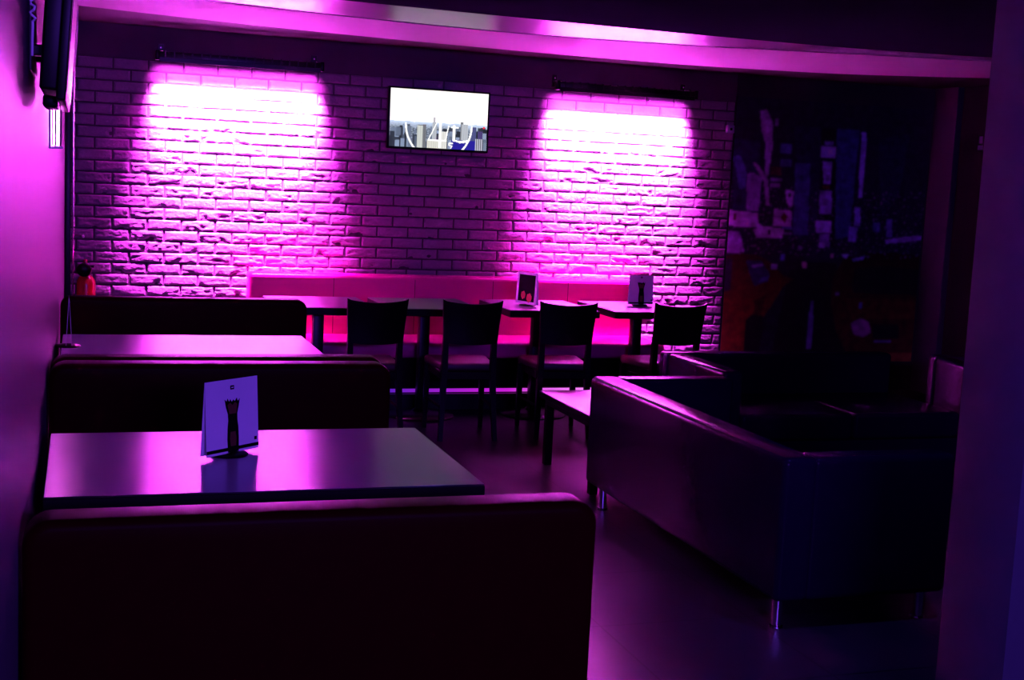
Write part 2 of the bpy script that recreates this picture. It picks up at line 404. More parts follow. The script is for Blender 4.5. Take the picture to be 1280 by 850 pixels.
for poly, c in mural_shapes:
    m_ = np.zeros(PX.shape, bool); n_ = len(poly); j_ = n_-1
    for i_ in range(n_):
        xi, yi = poly[i_]; xj, yj = poly[j_]
        if yi != yj:
            m_ ^= ((yi > PY) != (yj > PY)) & (PX < (xj-xi)*(PY-yi)/(yj-yi)+xi)
        j_ = i_
    c = np.array(c)
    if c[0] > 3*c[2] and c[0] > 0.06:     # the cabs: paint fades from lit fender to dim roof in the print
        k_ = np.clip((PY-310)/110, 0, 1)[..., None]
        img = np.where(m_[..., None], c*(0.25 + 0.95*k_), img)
    else: img = np.where(m_[..., None], c, img)
for j in range(MH):
    for i in range(MW):
        px, py = PX[j, i], PY[j, i]
        n = 0.75 + 0.5*noise.noise(Vector((px*0.12, py*0.12, 1)))
        if py < 300 or px < 1000: n *= 0.85 + 0.5*noise.noise(Vector((px*0.4, py*0.4, 4)))
        if 225 < py < 312 and img[j, i].max() < 0.06:
            q = noise.noise(Vector((px*0.33, py*0.33, 9)))
            if q > 0.36: img[j, i] = (0.18, 0.07, 0.20) if q > 0.42 else (0.06, 0.04, 0.18)
        img[j, i] *= max(0, n)
for _ in range(2):      # a soft print
    p_ = np.pad(img, ((1, 1), (1, 1), (0, 0)), mode='edge')
    img = (p_[1:-1, 1:-1]*2 + p_[:-2, 1:-1] + p_[2:, 1:-1] + p_[1:-1, :-2] + p_[1:-1, 2:])/6
mural_fn = lambda u, v: tuple(min(0.95, 1.6*float(q)) for q in img[min(MH-1, int(v*MH)), min(MW-1, int(u*MW))])
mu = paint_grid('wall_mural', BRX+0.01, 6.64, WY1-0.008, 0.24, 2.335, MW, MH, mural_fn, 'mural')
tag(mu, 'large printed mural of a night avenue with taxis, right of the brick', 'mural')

# ------------------------------------------------------------------ television between the lamps
tv = thing('television', (2.42, 9.10, 2.005), 'bright flat television showing a pale city skyline, between the two wall lamp bars', 'television')
b = B().box(-0.376, 0.376, 0.0, 0.04, -0.218, 0.218, 0.005, 2); b.obj('casing', 'black_plastic', tv)
B().box(-0.15, 0.15, 0.04, 0.100, -0.1, 0.1, 0.006, 2).obj('wall_bracket', 'black_metal', tv)
rb = random.Random(11)
blds = []
for i in range(70):
    cx = rb.uniform(0, 1); w = rb.uniform(0.02, 0.06); t = rb.uniform(0.60, 0.9); blds.append((t, cx, w, rb.random()))
blds.sort()
def skyline(u, v):
    hz = 0.575 + 0.02*noise.noise(Vector((u*14, 0, 2)))
    col = [1.0, 1.0, 1.0]
    s1 = math.exp(-((u-0.27)/0.05)**2 - ((v-0.17)/0.04)**2)*0.22 + math.exp(-((u-0.17)/0.06)**2 - ((v-0.14)/0.05)**2)*0.07
    col = [1.02*(1-s1*1.2)**2, 1.02*(1-s1*0.15)**2, 1.02*(1-s1*0.35)**2] if s1 < 0.04 else [1.1-s1*1.2, 1.1-s1*0.15, 1.1-s1*0.35]
    if v > hz-0.02:
        k = min(1, (v-hz+0.02)/0.12)
        n = 0.5 + 0.5*noise.noise(Vector((u*60, v*50, 3)))
        base = max(0.04, 0.85 - 0.75*k*(0.3 + n))
        col = [base*0.72, base*0.86, base*1.12]
        for t, cx, w, s in blds:
            if abs(u-cx) < w/2 and v > t:
                d = 0.03 + 0.62*s*s
                stripe = 0.7 + 0.5*math.sin(v*190)*math.sin(u*330)
                col = [d*0.68*stripe, d*0.85*stripe, d*1.25*stripe]
    def tower(x0, x1, t, d, tint=(0.9, 0.95, 1.05)):
        nonlocal col
        if x0 < u < x1 and v > t:
            st = 0.82 + 0.25*math.sin(u*420)
            col = [d*c*st for c in tint]
    tower(0.28, 0.335, 0.62, 0.72, (0.95, 1.0, 0.95)); tower(0.335, 0.37, 0.60, 0.22)
    tower(0.445, 0.462, 0.46, 0.55, (1.0, 0.9, 1.05)); tower(0.43, 0.475, 0.55, 0.6); tower(0.72, 0.75, 0.52, 0.25); tower(0.735, 0.80, 0.56, 0.62)
    tower(0.83, 0.885, 0.60, 0.18, (0.5, 0.55, 1.5)); tower(0.905, 0.955, 0.66, 0.12, (0.7, 0.5, 1.8)); tower(0.38, 0.58, 0.86, 0.8, (1, 1, 0.9)); tower(0.50, 0.585, 0.70, 0.85, (1, 1, 0.95))
    if 0.63 < u < 0.88 and v > 0.84: col = [0.02, 0.015, 0.30]
    if 0.88 < u < 0.96 and v > 0.80:
        s = 0.4 + 0.35*math.sin(u*300); col = [s*0.8, s*0.8, s]
    if (u-0.965)**2 + ((v-0.60)*0.56)**2 < 0.011**2: col = [0.9, 0.02, 0.05]
    W = False
    r = math.hypot((u-0.50), (v-0.60)*0.5625)         # arc of the emblem over the picture
    if v > 0.58 and 0.327 < r < 0.347: W = True
    # strokes inside the arc
    def seg(ax, ay, bx, by, w):
        dx, dy = bx-ax, (by-ay)*0.5625; L2 = dx*dx+dy*dy
        qx, qy = u-ax, (v-ay)*0.5625
        t = max(0, min(1, (qx*dx+qy*dy)/L2)); return math.hypot(qx-t*dx, qy-t*dy) < w
    if seg(0.475, 0.56, 0.395, 0.86, 0.006) or seg(0.395, 0.86, 0.58, 0.86, 0.006) or seg(0.515, 0.52, 0.515, 0.96, 0.016): W = True
    if seg(0.60, 0.60, 0.57, 0.86, 0.007) or seg(0.655, 0.60, 0.655, 0.84, 0.014) or seg(0.655, 0.84, 0.72, 0.87, 0.009): W = True
    if seg(0.72, 0.87, 0.80, 0.85, 0.012) or seg(0.63, 0.62, 0.70, 0.62, 0.006): W = True
    if seg(0.61, 0.90, 0.645, 0.90, 0.006) or seg(0.61, 0.90, 0.61, 0.935, 0.006) or seg(0.61, 0.935, 0.64, 0.945, 0.006) or seg(0.64, 0.945, 0.63, 0.985, 0.006): W = True
    if W: col = [1, 1, 1]
    return tuple(max(0, c) for c in col)
paint_grid('screen', -0.362, 0.362, -0.003, -0.203, 0.205, 176, 104, skyline, 'screen', tv, 0.003)
B().box(-0.02, 0.02, -0.004, 0.0, -0.216, -0.209, 0.001, 1).obj('brand_plate', 'black_metal', tv)

# ------------------------------------------------------------------ LED wash bars above the brick
def bar_lamp(x0, x1, z, label, name='wall_lamp_bar', energy=860):
    L = x1-x0; t = thing(name, ((x0+x1)/2, 9.2, z), label, 'wall lamp', 'LED bars washing the brick wall')
    b = B().box(-L/2+0.012, L/2-0.012, -0.20, -0.145, -0.012, 0.038, 0.006, 2)
    b.box(-L/2+0.012, L/2-0.012, -0.2035, -0.1995, -0.030, 0.0, 0.0015, 1)   # glare lip along the room side
    for k in range(18):   # cooling ribs
        xk = -L/2+0.05 + (L-0.1)*k/17; b.box(xk-0.004, xk+0.004, -0.203, -0.142, 0.0, 0.044, 0.001, 1)
    b.obj('housing', 'black_metal', t)
    B().box(-L/2+0.03, L/2-0.03, -0.188, -0.157, -0.016, -0.0125, 0.001, 1).obj('lens', 'led_bar', t)
    for s in (-1, 1):
        B().box(s*L/2-0.012, s*L/2+0.012, -0.207, -0.138, -0.02, 0.045, 0.004, 2).obj('end_cap', 'black_plastic', t)
        bb = B().box(s*(L/2-0.03)-0.012, s*(L/2-0.03)+0.012, -0.15, -0.012, 0.045, 0.055, 0.002, 1)
        bb.box(s*(L/2-0.03)-0.02, s*(L/2-0.03)+0.02, -0.018, -0.010, 0.01, 0.10, 0.002, 1)
        br = bb.obj('bracket', 'black_metal', t)
        B().tube([(s*(L/2-0.03), -0.026, 0.075), (s*(L/2-0.03), -0.016, 0.075)], 0.006, 10).obj('bolt', 'chrome', br)
    for tilt, share, spread, green in ((58, 0.02, 60, 0.05), (34, 0.34, 42, 0.10), (14, 0.45, 38, 0.05), (16, 0.03, 75, 0.02)):   # rows of diodes turned at three angles towards the wall
        d = bpy.data.lights.new('led_bar_light', 'AREA'); d.shape = 'RECTANGLE'; d.size = L-0.05; d.size_y = 0.03
        d.energy = energy*share; d.color = (1.0, green, 1.0); d.spread = math.radians(spread)
        o = bpy.data.objects.new('led_bar_light', d); COL.objects.link(o); o.parent = t
        o.location = (0, -0.172, -0.022); o.rotation_euler = (math.radians(tilt), 0, 0)
    return t
bar_lamp(0.457, 1.552, 2.300, 'black LED wash bar over the brick, left of the television')
bar_lamp(3.285, 4.395, 2.292, 'black LED wash bar over the brick, right of the television')

# ------------------------------------------------------------------ left wall: television edge-on, lamp, pipe, cables
t = thing('television', (WX0, 3.02, 1.72), 'black television seen edge-on, bracketed high on the left wall', 'television')
th = math.radians(3.6)
mt = Matrix.Translation((0.024, 0, 0)) @ Matrix.Rotation(th, 4, 'Y')
B().box(0, 0.040, 0.012, 0.75, 0.03, 0.45, 0.006, 3, mtx=mt).box(0.036, 0.057, 0, 0.76, 0.01, 0.46, 0.004, 3, mtx=mt).obj('casing', 'black_plastic', t)
B().box(0.0572, 0.0585, 0.015, 0.745, 0.03, 0.445, mtx=mt).obj('screen', 'black_metal', t)
B().box(0.006, 0.040, 0.10, 0.30, -0.004, 0.022, 0.006, 2, mtx=mt).obj('control_panel', 'black_plastic', t)
b = B().box(-0.003, 0.006, 0.2, 0.5, 0.08, 0.36, 0.002, 1).box(0.004, 0.05, 0.22, 0.26, 0.115, 0.14, 0.003, 1).box(0.004, 0.05, 0.44, 0.48, 0.115, 0.14, 0.003, 1)
b.obj('wall_bracket', 'black_metal', t)
pts = [(0.014+0.006*math.sin(k*1.7), -0.01+0.006*math.cos(k*2.1), 0.17+0.006*k) for k in range(14)]
B().tube([(0.012, 0.02, 0.10)] + [(0.013, 0.0, 0.135), (0.014, -0.005, 0.16)] + pts + [(0.02, 0.0, 0.27), (0.012, 0.02, 0.40)], 0.0028, 8).obj('cable', 'cable', t)

t = thing('wall_sconce', (WX0, 5.0, 1.635), 'bright upright tube lamp on the left wall, below the edge-on television', 'wall lamp')
B().box(0, 0.008, -0.05, 0.05, 0, 0.21, 0.002, 1).obj('back_plate', 'white_metal', t)
B().box(0.006, 0.048, -0.04, 0.04, 0.0, 0.010, 0.002, 1).obj('base_plate', 'white_metal', t)
B().prism([(0.006, 0.215), (0.064, 0.190), (0.064, 0.196), (0.006, 0.232)], 'y', -0.04, 0.04, 0.001, 1).obj('top_plate', 'white_metal', t)
B().tube([(0.024, 0, 0.012), (0.024, 0, 0.192)], 0.009, 16).obj('tube', 'tube', t)
for y in (-0.03,):
    B().tube([(0.040, y, 0.010), (0.040, y, 0.195)], 0.004, 12).obj('rod', 'black_metal', t)
    B().tube([(0.022, y, 0.010), (0.022, y, 0.20)], 0.004, 12).obj('rod', 'black_metal', t)

o = B().tube([(-0.066, 9.02, 0.0), (-0.066, 9.02, 1.985), (-0.060, 9.02, 2.2), (-0.05, 9.02, RZ-0.002)], 0.0055, 12).obj('pipe', 'chrome')
tag(o, 'thin shiny pipe rising in the back left corner beside the brick', 'pipe')
for dx, lab in ((0, 'left one of two thin pink-lit cables slanting down from the ceiling by the corner'), (0.022, 'right one of two thin pink-lit cables slanting down from the ceiling by the corner')):
    o = B().tube([(-0.088+dx, 8.3, 2.0), (-0.083+dx, 8.3, 2.10), (-0.066+dx, 8.3, 2.32), (-0.062+dx, 8.3, RZ-0.002)], 0.004, 8).obj('hanging_cable', 'cable')
    tag(o, lab, 'cable', 'cables by the corner')
t = thing('wall_hook', (-0.03, 9.19, 1.09), 'small wall hook with a white ball tip above the extinguisher', 'hook')
B().tube([(-0.045, -0.012, 0.012), (-0.02, -0.04, 0.012), (0.026, -0.06, 0.003)], 0.004, 10).obj('arm', 'chrome', t)
B().lathe(0.028, -0.062, [(0.002, -0.008), (0.008, -0.004), (0.0095, 0.002), (0.008, 0.008), (0.002, 0.012)], 16).obj('ball_tip', 'white_metal', t)
B().box(-0.055, -0.035, -0.012, -0.006, -0.012, 0.036, 0.002, 1).obj('wall_plate', 'chrome', t)
t = thing('sensor_box', (4.79, 9.19, 2.075), 'small square grey box at the top right edge of the brick', 'sensor')
B().box(-0.03, 0.03, -0.03, 0.010, -0.03, 0.03, 0.004, 2).obj('cover', 'grey_box', t)
B().box(-0.01, 0.01, -0.033, -0.030, -0.01, 0.01, 0.001, 1).obj('lens', 'black_plastic', t)

# fire extinguisher
t = thing('fire_extinguisher', (0.018, 9.08, 0.27), 'red fire extinguisher with black head hanging in the back left corner', 'fire extinguisher')
B().lathe(0, 0, [(0.03, 0.0), (0.058, 0.004), (0.062, 0.02), (0.062, 0.50), (0.058, 0.53), (0.045, 0.555), (0.026, 0.568), (0.02, 0.575)], 32).obj('cylinder', 'ext_red', t)
b = B().lathe(0, 0, [(0.02, 0.568), (0.022, 0.60), (0.018, 0.62)], 20).box(-0.055, 0.05, -0.012, 0.012, 0.618, 0.632, 0.003, 2)
b.tube([(-0.02, -0.03, 0.60), (0.02, -0.03, 0.60)], 0.02, 14)
hd = b.obj('valve', 'black_plastic', t)
bb = B(); tt = bmesh.new(); bmesh.ops.create_uvsphere(tt, u_segments=24, v_segments=14, radius=0.047)
for v in tt.verts: v.co = Vector((v.co.x*1.05 - 0.012, v.co.y*0.45 - 0.04, v.co.z + 0.605))
bb.merge(tt); bb.obj('horn', 'black_plastic', t)
B().box(-0.016, 0.008, -0.010, 0.010, 0.632, 0.672, 0.006, 3).obj('handle', 'ext_red', t)
B().box(-0.05, 0.05, 0.055, 0.120, 0.3, 0.34, 0.004, 2).obj('wall_bracket', 'black_metal', t)

# ------------------------------------------------------------------ booths on the left
def round_panel(x0, x1, z0, z1, r, n=7):
    p = [(x0, z0), (x1, z0)]
    for k in range(n+1):
        a = math.pi/2*k/n; p.append((x1-r+r*math.cos(a), z1-r+r*math.sin(a)))
    for k in range(n+1):
        a = math.pi/2 + math.pi/2*k/n; p.append((x0+r+r*math.cos(a), z1-r+r*math.sin(a)))
    return p
def booth(y_back, dirn, label, depth=0.46, top=0.90, wave=0.0, x1=1.105):
    """bench whose back panel stands at y_back..y_back+dirn*0.12, seat on the dirn side"""
    t = thing('booth_bench', (0.0, y_back, 0), label, 'bench', 'booth benches along the left wall')
    ya, yb = sorted((0, dirn*0.115))
    bp = B().prism(round_panel(-0.112, x1, 0.05, top, 0.055), 'y', ya, yb, 0.022, 4)
    if wave:
        for v in bp.bm.verts:
            if v.co.z > top-0.08: v.co.z += wave*(math.sin(v.co.x*5.2+0.6))*(v.co.z-top+0.08)/0.08
    bp.obj('backrest', 'booth', t)
    sa, sb = sorted((dirn*0.117, dirn*(0.117+depth)))
    B().box(-0.112, x1-0.01, sa, sb, 0.33, 0.46, 0.03, 4).obj('seat', 'booth', t)
    pa, pb = sorted((dirn*0.12, dirn*(0.06+depth)))
    B().box(-0.11, x1-0.03, pa, pb, 0.05, 0.329, 0.006, 2).obj('seat_base', 'booth', t)
    qa, qb = sorted((dirn*0.02, dirn*(0.04+depth)))
    B().box(-0.108, x1-0.05, qa, qb, 0.0, 0.05, 0.0).obj('plinth', 'skirting', t)
    return t
booth(2.62, 1, 'nearest dark burgundy leather booth bench, its back filling the lower left foreground', top=0.893)
booth(4.815, -1, 'dark burgundy booth bench facing the nearest table, back to back with another', top=0.892, wave=0.004)
booth(4.83, 1, 'dark burgundy booth bench facing the second table, behind its back-to-back twin', top=0.898, wave=-0.003)
booth(7.10, -1, 'farthest dark burgundy booth bench by the brick wall, behind the second table', top=0.90, x1=1.16)

def booth_table(y0, y1, label):
    t = thing('booth_table', (0.485, (y0+y1)/2, 0), label, 'table', 'booth tables along the left wall')
    w, d = 0.578, (y1-y0)/2
    B().box(-w+0.002, w-0.002, -d+0.002, d-0.002, 0.7555, 0.76, 0.001, 1).obj('tabletop', 'table', t)
    B().box(-w, w, -d, d, 0.720, 0.7555, 0.002, 1).obj('edge_band', 'black_wood', t)
    for s in (-1, 1):
        B().box(s*0.36-0.035, s*0.36+0.035, -0.035, 0.035, 0.02, 0.718, 0.004, 2).obj('column', 'black_metal', t)
        B().box(s*0.36-0.04, s*0.36+0.04, -0.18, 0.18, 0, 0.022, 0.005, 2).obj('foot', 'black_metal', t)
    return t
booth_table(3.345, 4.15, 'dark glossy booth table nearest the camera, carrying the violet menu card')
booth_table(5.76, 6.56, 'dark glossy booth table between the second and farthest booth benches')

# ------------------------------------------------------------------ menu cards
def menu_card(loc, rz, label, kind='vase', w=0.21, h=0.225, tilt=0.03):
    t = thing('menu_card', loc, label, 'menu', 'menu cards standing on the tables', rz)
    B().lathe(0, 0.006, [(0.0555, 0.0), (0.058, 0.003), (0.052, 0.008), (0.02, 0.012), (0.012, 0.014)], 28).obj('foot', 'black_wood', t)
    # folded card: two leaves meeting at the top
    a = 0.012
    B().prism([(-0.001-a, 0.010), (0.0-a, 0.010), (0.0008, h), (-0.0004, h+0.001)], 'x', -w/2, w/2).obj('front_leaf', 'card', t)
    B().prism([(a+0.001, 0.010), (a, 0.010), (-0.0002, h), (0.0010, h+0.001)], 'x', -w/2, w/2).obj('back_leaf', 'card', t)
    def on(u, z): return (u, -0.0018 - a*(1-(z-0.010)/(h-0.010)), z)
    def flat(poly, name, m, lift=0.0):
        bm = bmesh.new(); fr = [bm.verts.new(Vector(on(*p)) - Vector((0, lift, 0))) for p in poly]; bk = [bm.verts.new(v.co + Vector((0, 0.0006, 0))) for v in fr]
        bm.faces.new(fr); bm.faces.new(bk[::-1]); n = len(poly)
        for i in range(n): bm.faces.new((fr[i], bk[i], bk[(i+1) % n], fr[(i+1) % n]))
        q = B(); q.bm.free(); q.bm = bm; return q.obj(name, m, t, smooth=False)
    if kind == 'vase':
        flat([(-w/2, 0.017), (w/2, 0.017), (w/2, 0.027), (-w/2, 0.027)], 'printed_band', 'ink')
        pic = [(-0.021, 0.006+0.006), (0.022, 0.012), (0.023, 0.05), (0.022, 0.085), (0.019, 0.105), (0.019, 0.125), (0.025, 0.145), (0.030, 0.167), (0.022, 0.160), (0.018, 0.170), (0.010, 0.161), (0.004, 0.166), (-0.002, 0.160), (-0.008, 0.168), (-0.013, 0.161), (-0.019, 0.171), (-0.023, 0.163), (-0.031, 0.169), (-0.026, 0.145), (-0.019, 0.125), (-0.018, 0.105), (-0.021, 0.085), (-0.023, 0.05)]
        flat(pic, 'printed_vase', 'ink', 0.0004)
        flat([(-0.013, 0.125), (0.014, 0.125), (0.019, 0.152), (0.010, 0.158), (0.0, 0.150), (-0.010, 0.158), (-0.020, 0.152)], 'printed_sticks', 'ink_brown', 0.0009)
        flat([(-0.010, 0.030), (0.011, 0.030), (0.013, 0.052), (0.010, 0.072), (-0.010, 0.072), (-0.013, 0.052)], 'printed_label', 'ink_brown', 0.0009)
        q = flat([(-0.007, 0.196), (0.008, 0.196), (0.008, 0.208), (-0.007, 0.208)], 'printed_mark', 'ink', 0.0004)
        flat([(-0.0035, 0.2005), (0.0045, 0.2005), (0.0045, 0.2035), (-0.0035, 0.2035)], 'printed_mark', 'card', 0.0009)
        flat([(w/2-0.018, 0.036), (w/2-0.008, 0.036), (w/2-0.008, 0.046), (w/2-0.018, 0.046)], 'printed_mark', 'ink', 0.0004)
    else:
        flat([(-w/2+0.022, 0.028), (w/2-0.022, 0.028), (w/2-0.022, h-0.016), (-w/2+0.022, h-0.016)], 'printed_photo', 'ink', 0.0002)
        for cx, cz, rx, rz2 in ((-0.030, 0.070, 0.022, 0.026), (0.032, 0.055, 0.026, 0.030)):
            flat([(cx+rx*math.cos(k*math.pi/8), cz+rz2*math.sin(k*math.pi/8)*(1+0.2*math.sin(k*2.3))) for k in range(16)], 'printed_food', 'ink_orange', 0.0009)
    return t
TZ = 0.7605
menu_card((0.412, 3.785, TZ), math.atan2(0.146, 0.169)*0.95, 'white menu card with a dark vase print on the nearest booth table')
menu_card((-0.060, 6.12, TZ), math.radians(91), 'menu card seen edge-on at the wall end of the second booth table', w=0.11)
menu_card((2.862, 8.26, TZ), math.radians(-68), 'narrow-looking menu card with a black food photo on the third wall table', kind='food')
menu_card((3.745, 8.36, TZ), math.radians(4), 'violet-lit menu card with a dark vase print on the rightmost wall table', w=0.19, h=0.215)

# ------------------------------------------------------------------ banquette along the brick wall
t = thing('banquette', (0, 0, 0), 'long raspberry red leather banquette running along the lit brick wall', 'bench')
B().prism(round_panel(1.085, 4.02, 0.40, 0.885, 0.03), 'y', 8.985, 9.165, 0.028, 4).obj('backrest', 'red', t)
B().box(1.085, 4.03, 8.50, 8.984, 0.36, 0.468, 0.026, 4).obj('seat', 'red', t)
B().box(1.10, 4.02, 8.53, 9.15, 0.150, 0.359, 0.004, 1).obj('seat_base', 'black_wood', t)
B().box(1.10, 4.02, 8.50, 9.15, 0.0, 0.112, 0.003, 1).obj('plinth', 'skirting', t)
B().box(1.14, 3.98, 8.56, 9.10, 0.112, 0.150).obj('riser', 'black_wood', t)
for k in range(1, 5):
    xk = 1.085 + k*2.935/5
    B().tube([(xk, 8.984, 0.47), (xk, 8.984, 0.86)], 0.0025, 6).obj('seam', 'pipe_seam', t)
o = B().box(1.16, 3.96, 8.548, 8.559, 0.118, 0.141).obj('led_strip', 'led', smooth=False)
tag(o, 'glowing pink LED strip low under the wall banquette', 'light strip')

# ------------------------------------------------------------------ wall tables
def wall_table(x, label, first=[]):
    if first: return dup(first[0], (x, 8.315, 0), label)
    t = thing('pedestal_table', (x, 8.315, 0), label, 'table', 'square pedestal tables along the banquette')
    B().box(-0.313, 0.313, -0.363, 0.343, 0.7555, 0.76, 0.001, 1).obj('tabletop', 'table', t)
    B().box(-0.315, 0.315, -0.365, 0.345, 0.712, 0.7555, 0.002, 1).obj('edge_band', 'black_wood', t)
    B().box(-0.034, 0.034, -0.034, 0.034, 0.03, 0.715, 0.004, 2).obj('column', 'black_metal', t)
    B().box(-0.14, 0.14, -0.14, 0.14, 0.700, 0.7125, 0.002, 1).obj('top_bracket', 'black_metal', t)
    B().lathe(0, 0, [(0.225, 0.0), (0.228, 0.006), (0.215, 0.016), (0.12, 0.026), (0.06, 0.034), (0.045, 0.05)], 40).obj('base', 'black_metal', t)
    first.append(t); return t
wall_table(1.45, 'leftmost square dark table along the red wall banquette')
wall_table(2.16, 'second square table from the left along the red banquette, left of the food menu')
wall_table(2.96, 'third square table along the banquette, under the menu card with the food photo')
wall_table(3.70, 'rightmost square table along the banquette, under the vase-print menu card')

# ------------------------------------------------------------------ chairs
def make_chair(label):
    t = thing('dining_chair', (0, 0, 0), label, 'chair', 'black wooden chairs at the wall tables')
    # origin: rear of the chair at floor, faces +y
    # back panel: bowed in plan, top edge dipping in the middle
    bm = bmesh.new(); nx, nz = 16, 8; F = []; K = []
    for s, store in ((0, F), (1, K)):
        for j in range(nz+1):
            v = j/nz; row = []
            for i in range(nx+1):
                u = i/nx*2-1
                w = 0.168 + 0.018*v
                ztop = 0.846 + 0.018*u*u + (0.006 if abs(u) > 0.93 else 0); zbot = 0.602 - 0.010*(1-u*u)
                z = zbot + (ztop-zbot)*v
                y = -0.010 - 0.035*(z-0.6)/0.25 - 0.022*(1-u*u) + 0.006*math.sin(v*3.1) + s*0.020
                row.append(bm.verts.new((u*w, y, z)))
            store.append(row)
    for j in range(nz):
        for i in range(nx):
            bm.faces.new((F[j][i], F[j][i+1], F[j+1][i+1], F[j+1][i])); bm.faces.new((K[j][i+1], K[j][i], K[j+1][i], K[j+1][i+1]))
    for j in range(nz):
        for i, q in ((0, 0), (nx, 1)): bm.faces.new((F[j][i], F[j+1][i], K[j+1][i], K[j][i]))
    for i in range(nx):
        for j in (0, nz): bm.faces.new((F[j][i], K[j][i], K[j][i+1], F[j][i+1]))
    b = B(); b.bm.free(); b.bm = bm; b.obj('backrest', 'black_wood', t)
    for s in (-1, 1):   # rear legs run up to the back panel
        def sect(x, y, z, wx, wy): return [(x-wx, y-wy, z), (x+wx, y-wy, z), (x+wx, y+wy, z), (x-wx, y+wy, z)]
        rings = [sect(s*0.172, -0.035, 0, .013, .014), sect(s*0.160, -0.002, 0.22, .016, .018), sect(s*0.152, 0.012, 0.44, .018, .020), sect(s*0.152, 0.006, 0.60, .017, .016), sect(s*0.155, -0.006, 0.74, .013, .010)]
        bm = bmesh.new(); R = [[bm.verts.new(p) for p in r] for r in rings]
        for a, c in zip(R, R[1:]):
            for k in range(4): bm.faces.new((a[k], a[(k+1) % 4], c[(k+1) % 4], c[k]))
        bm.faces.new(R[0]); bm.faces.new(R[-1]); q = B(); q.bm.free(); q.bm = bm; q.obj('leg', 'black_wood', t)
        rings = [sect(s*0.185, 0.395, 0, .012, .012), sect(s*0.180, 0.385, 0.42, .019, .019)]
        bm = bmesh.new(); R = [[bm.verts.new(p) for p in r] for r in rings]
        for k in range(4): bm.faces.new((R[0][k], R[0][(k+1) % 4], R[1][(k+1) % 4], R[1][k]))
        bm.faces.new(R[0]); bm.faces.new(R[1]); q = B(); q.bm.free(); q.bm = bm; q.obj('leg', 'black_wood', t)
    b = B().box(-0.165, 0.165, 0.0, 0.022, 0.375, 0.425, 0.003, 1).box(-0.18, 0.18, 0.376, 0.398, 0.375, 0.425, 0.003, 1)
    b.box(-0.178, -0.158, 0.01, 0.39, 0.375, 0.425, 0.003, 1).box(0.158, 0.178, 0.01, 0.39, 0.375, 0.425, 0.003, 1)
    b.obj('seat_frame', 'black_wood', t)
    q = B().prism([(-0.170, 0.030), (0.170, 0.030), (0.205, 0.38), (0.190, 0.415), (-0.190, 0.415), (-0.205, 0.38)], 'z', 0.424, 0.472, 0.018, 4)
    q.obj('seat', 'seat_pad', t)
    for s in (-1, 1):
        B().tube([(s*0.163, -0.002, 0.2), (s*0.182, 0.388, 0.2)], 0.009, 8).obj('stretcher', 'black_wood', t)
    return t
c0 = make_chair('leftmost black chair in the row, beside the second booth bench')
c0.location = (1.655, 7.50, 0); c0.rotation_euler = (0, 0, math.radians(2))
dup(c0, (2.245, 7.50, 0), 'second black chair from the left in the row facing the banquette', math.radians(-3))
dup(c0, (2.868, 7.50, 0), 'third black chair from the left, in front of the food menu table', math.radians(-4))
dup(c0, (3.640, 7.52, 0), 'rightmost black chair in the row, standing out against the brick', math.radians(3))

# ------------------------------------------------------------------ lounge sofas on the right
def sofa(L, D, label, loc, rz, H=0.655, T=0.145, ls=None):
    """backrest along local y (0..L) at x 0..T, opening to +x, panels at both ends"""
    t = thing('lounge_sofa', loc, label, 'sofa', 'burgundy lounge sofas on chrome legs', rz)
    B().box(0, T, 0, L, 0.115, H, 0.028, 4).obj('backrest', 'sofa', t)
    for y0, y1 in ((0.0, T-0.02), (L-T+0.02, L)):
        B().box(T-0.02, D, y0, y1, 0.115, H, 0.026, 4).obj('side_panel', 'sofa', t)
    B().box(T-0.01, D-0.01, T-0.03, L-T+0.03, 0.125, 0.27, 0.01, 2).obj('seat_base', 'sofa', t)
    n = 2
    for k in range(n):
        a = T-0.018 + (L-2*T+0.036)*k/n; c = T-0.018 + (L-2*T+0.036)*(k+1)/n
        B().box(T+0.002, D-0.005, a+0.003, c-0.003, 0.271, 0.42, 0.028, 4).obj('seat_cushion', 'sofa', t)
    for x in (0.055, D-0.07):
        for y in (0.07, L-0.12):
            lg = B().lathe(x, y, [(0.019, 0.006), (0.019, 0.115)], 20).obj('leg', 'chrome', t)
            B().lathe(x, y, [(0.024, 0.0), (0.028, 0.003), (0.026, 0.008), (0.019, 0.011)], 20).obj('foot_disc', 'chrome', lg)
    B().tube([(T*0.5, L*0.55, H+0.0005), (0.001, L*0.55, H-0.03)], 0.002, 6).obj('seam', 'pipe_seam', t)
    return t
sofa(1.90, 0.74, 'burgundy lounge sofa nearest the camera, its long back turned to the aisle', (2.395, 4.0, 0), 0)
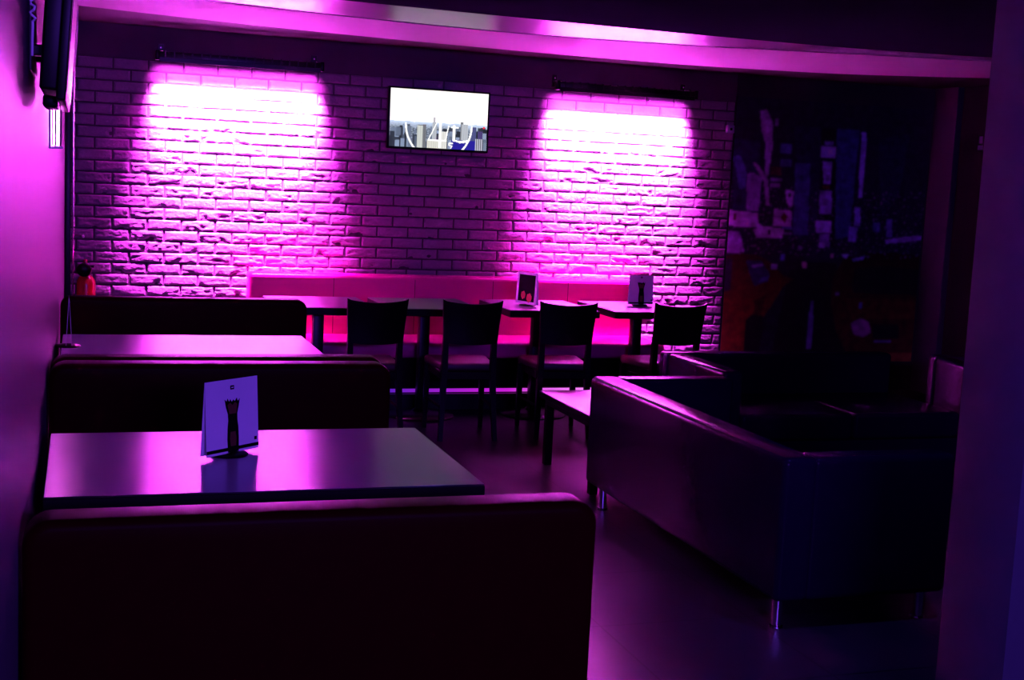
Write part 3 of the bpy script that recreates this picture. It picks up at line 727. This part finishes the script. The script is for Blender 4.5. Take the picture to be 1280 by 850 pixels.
def sofa_across(L, D, label, loc, rz, H=0.655, T=0.125, right=True):
    """backrest along local x at the far side, opening to -y"""
    t = thing('lounge_sofa', loc, label, 'sofa', 'burgundy lounge sofas on chrome legs', rz)
    B().box(0, L, D-T, D, 0.115, H, 0.028, 4).obj('backrest', 'sofa', t)
    for x0 in ((0.0, L-T) if right else (0.0,)):
        B().box(x0, x0+T, 0, D-T+0.002, 0.115, H, 0.026, 4).obj('side_panel', 'sofa', t)
    E_ = L-T if right else L
    B().box(T-0.01, E_+(0.01 if right else -0.005), 0.01, D-T+0.01, 0.125, 0.27, 0.01, 2).obj('seat_base', 'sofa', t)
    for k in range(2):
        a = T + (E_-T)*k/2; c = T + (E_-T)*(k+1)/2
        B().box(a+0.003, c-0.003, 0.005, D-T-0.002, 0.271, 0.42, 0.028, 4).obj('seat_cushion', 'sofa', t)
    for x in (0.07, L-0.07):
        for y in (0.07, D-0.07):
            lg = B().lathe(x, y, [(0.019, 0.006), (0.019, 0.115)], 20).obj('leg', 'chrome', t)
            B().lathe(x, y, [(0.024, 0.0), (0.028, 0.003), (0.026, 0.008), (0.019, 0.011)], 20).obj('foot_disc', 'chrome', lg)
    return t
sofa_across(1.52, 0.82, 'burgundy lounge sofa in front of the mural, facing the camera', (3.20, 6.02, 0), 0, right=False)
sofa_across(1.50, 0.82, 'angled burgundy lounge sofa at the far right, mostly hidden behind the pillar', (4.77, 5.93, 0), math.radians(-14.6))

# low coffee tables
def low_table(loc, w, d, label):
    t = thing('coffee_table', loc, label, 'table')
    B().box(0.002, w-0.002, 0.002, d-0.002, 0.4155, 0.42, 0.001, 1).obj('tabletop', 'table', t)
    B().box(0, w, 0, d, 0.385, 0.4155, 0.002, 1).obj('edge_band', 'black_wood', t)
    B().box(0.03, w-0.03, 0.03, d-0.03, 0.345, 0.385, 0.002, 1).obj('apron', 'black_wood', t)
    for x in (0.05, w-0.05):
        for y in (0.05, d-0.05):
            B().box(x-0.022, x+0.022, y-0.022, y+0.022, 0, 0.347, 0.003, 1).obj('leg', 'black_wood', t)
    return t
low_table((2.47, 6.04, 0), 0.60, 0.80, 'low dark coffee table with bright pink sheen behind the nearest sofa')

t = thing('indicator_lamp', (6.722, 8.62, 2.0), 'tiny violet indicator lamp on the dark wall beside the pillar', 'lamp')
B().box(-0.02, 0, -0.04, 0.04, 0, 0.13, 0.004, 2).obj('housing', 'black_plastic', t)
B().box(-0.024, -0.02, -0.03, 0.03, 0.01, 0.045, 0.001, 1).obj('light', 'violet_lamp', t)
B().box(-0.024, -0.02, -0.02, 0.02, 0.06, 0.115, 0.001, 1).obj('light', 'violet_lamp', t)

# ------------------------------------------------------------------ lights
def area(name, loc, rot, sx, sy, e, col, spread=180):
    d = bpy.data.lights.new(name, 'AREA'); d.shape = 'RECTANGLE'; d.size = sx; d.size_y = sy; d.energy = e; d.color = col
    d.spread = math.radians(spread)
    o = bpy.data.objects.new(name, d); COL.objects.link(o); o.location = loc; o.rotation_euler = [math.radians(a) for a in rot]
    return o
# the blue violet bar light behind the photographer
area('bar_light', (1.0, -1.6, 2.0), (84, 0, 0), 1.6, 0.25, 150, (0.20, 0.05, 1.0))
area('sofa_fill', (2.75, 3.25, 2.43), (16, 0, 0), 0.12, 0.12, 5, (0.12, 0.06, 1.0), 120)  # added blue fill to brighten the near sofa's front, no fitting there

w = bpy.data.worlds.new('World'); sc.world = w; w.use_nodes = True
w.node_tree.nodes['Background'].inputs['Color'].default_value = (0.002, 0.0, 0.004, 1)
w.node_tree.nodes['Background'].inputs['Strength'].default_value = 1.0

# ------------------------------------------------------------------ camera
cd = bpy.data.cameras.new('camera'); cam = bpy.data.objects.new('camera', cd); COL.objects.link(cam)
cd.sensor_fit = 'HORIZONTAL'; cd.sensor_width = 36.0; cd.lens = 36.0*1614/1280; cd.clip_start = 0.02; cd.clip_end = 60
Rt = ((0.94895210, -0.00583045, -0.31536631), (-0.31192043, 0.13118149, -0.94100854), (0.04685672, 0.99134122, 0.12266631))
cam.matrix_world = Matrix.Translation((0, 0, 1.6)) @ Matrix(Rt).to_4x4()
sc.camera = cam
sc.view_settings.view_transform = 'Standard'; sc.view_settings.look = 'None'
sc.view_settings.exposure = 0.0; sc.view_settings.gamma = 1.0; sc.view_settings.use_curve_mapping = False
sc.cycles.use_denoising = True
sc.cycles.sample_clamp_indirect = 0.0
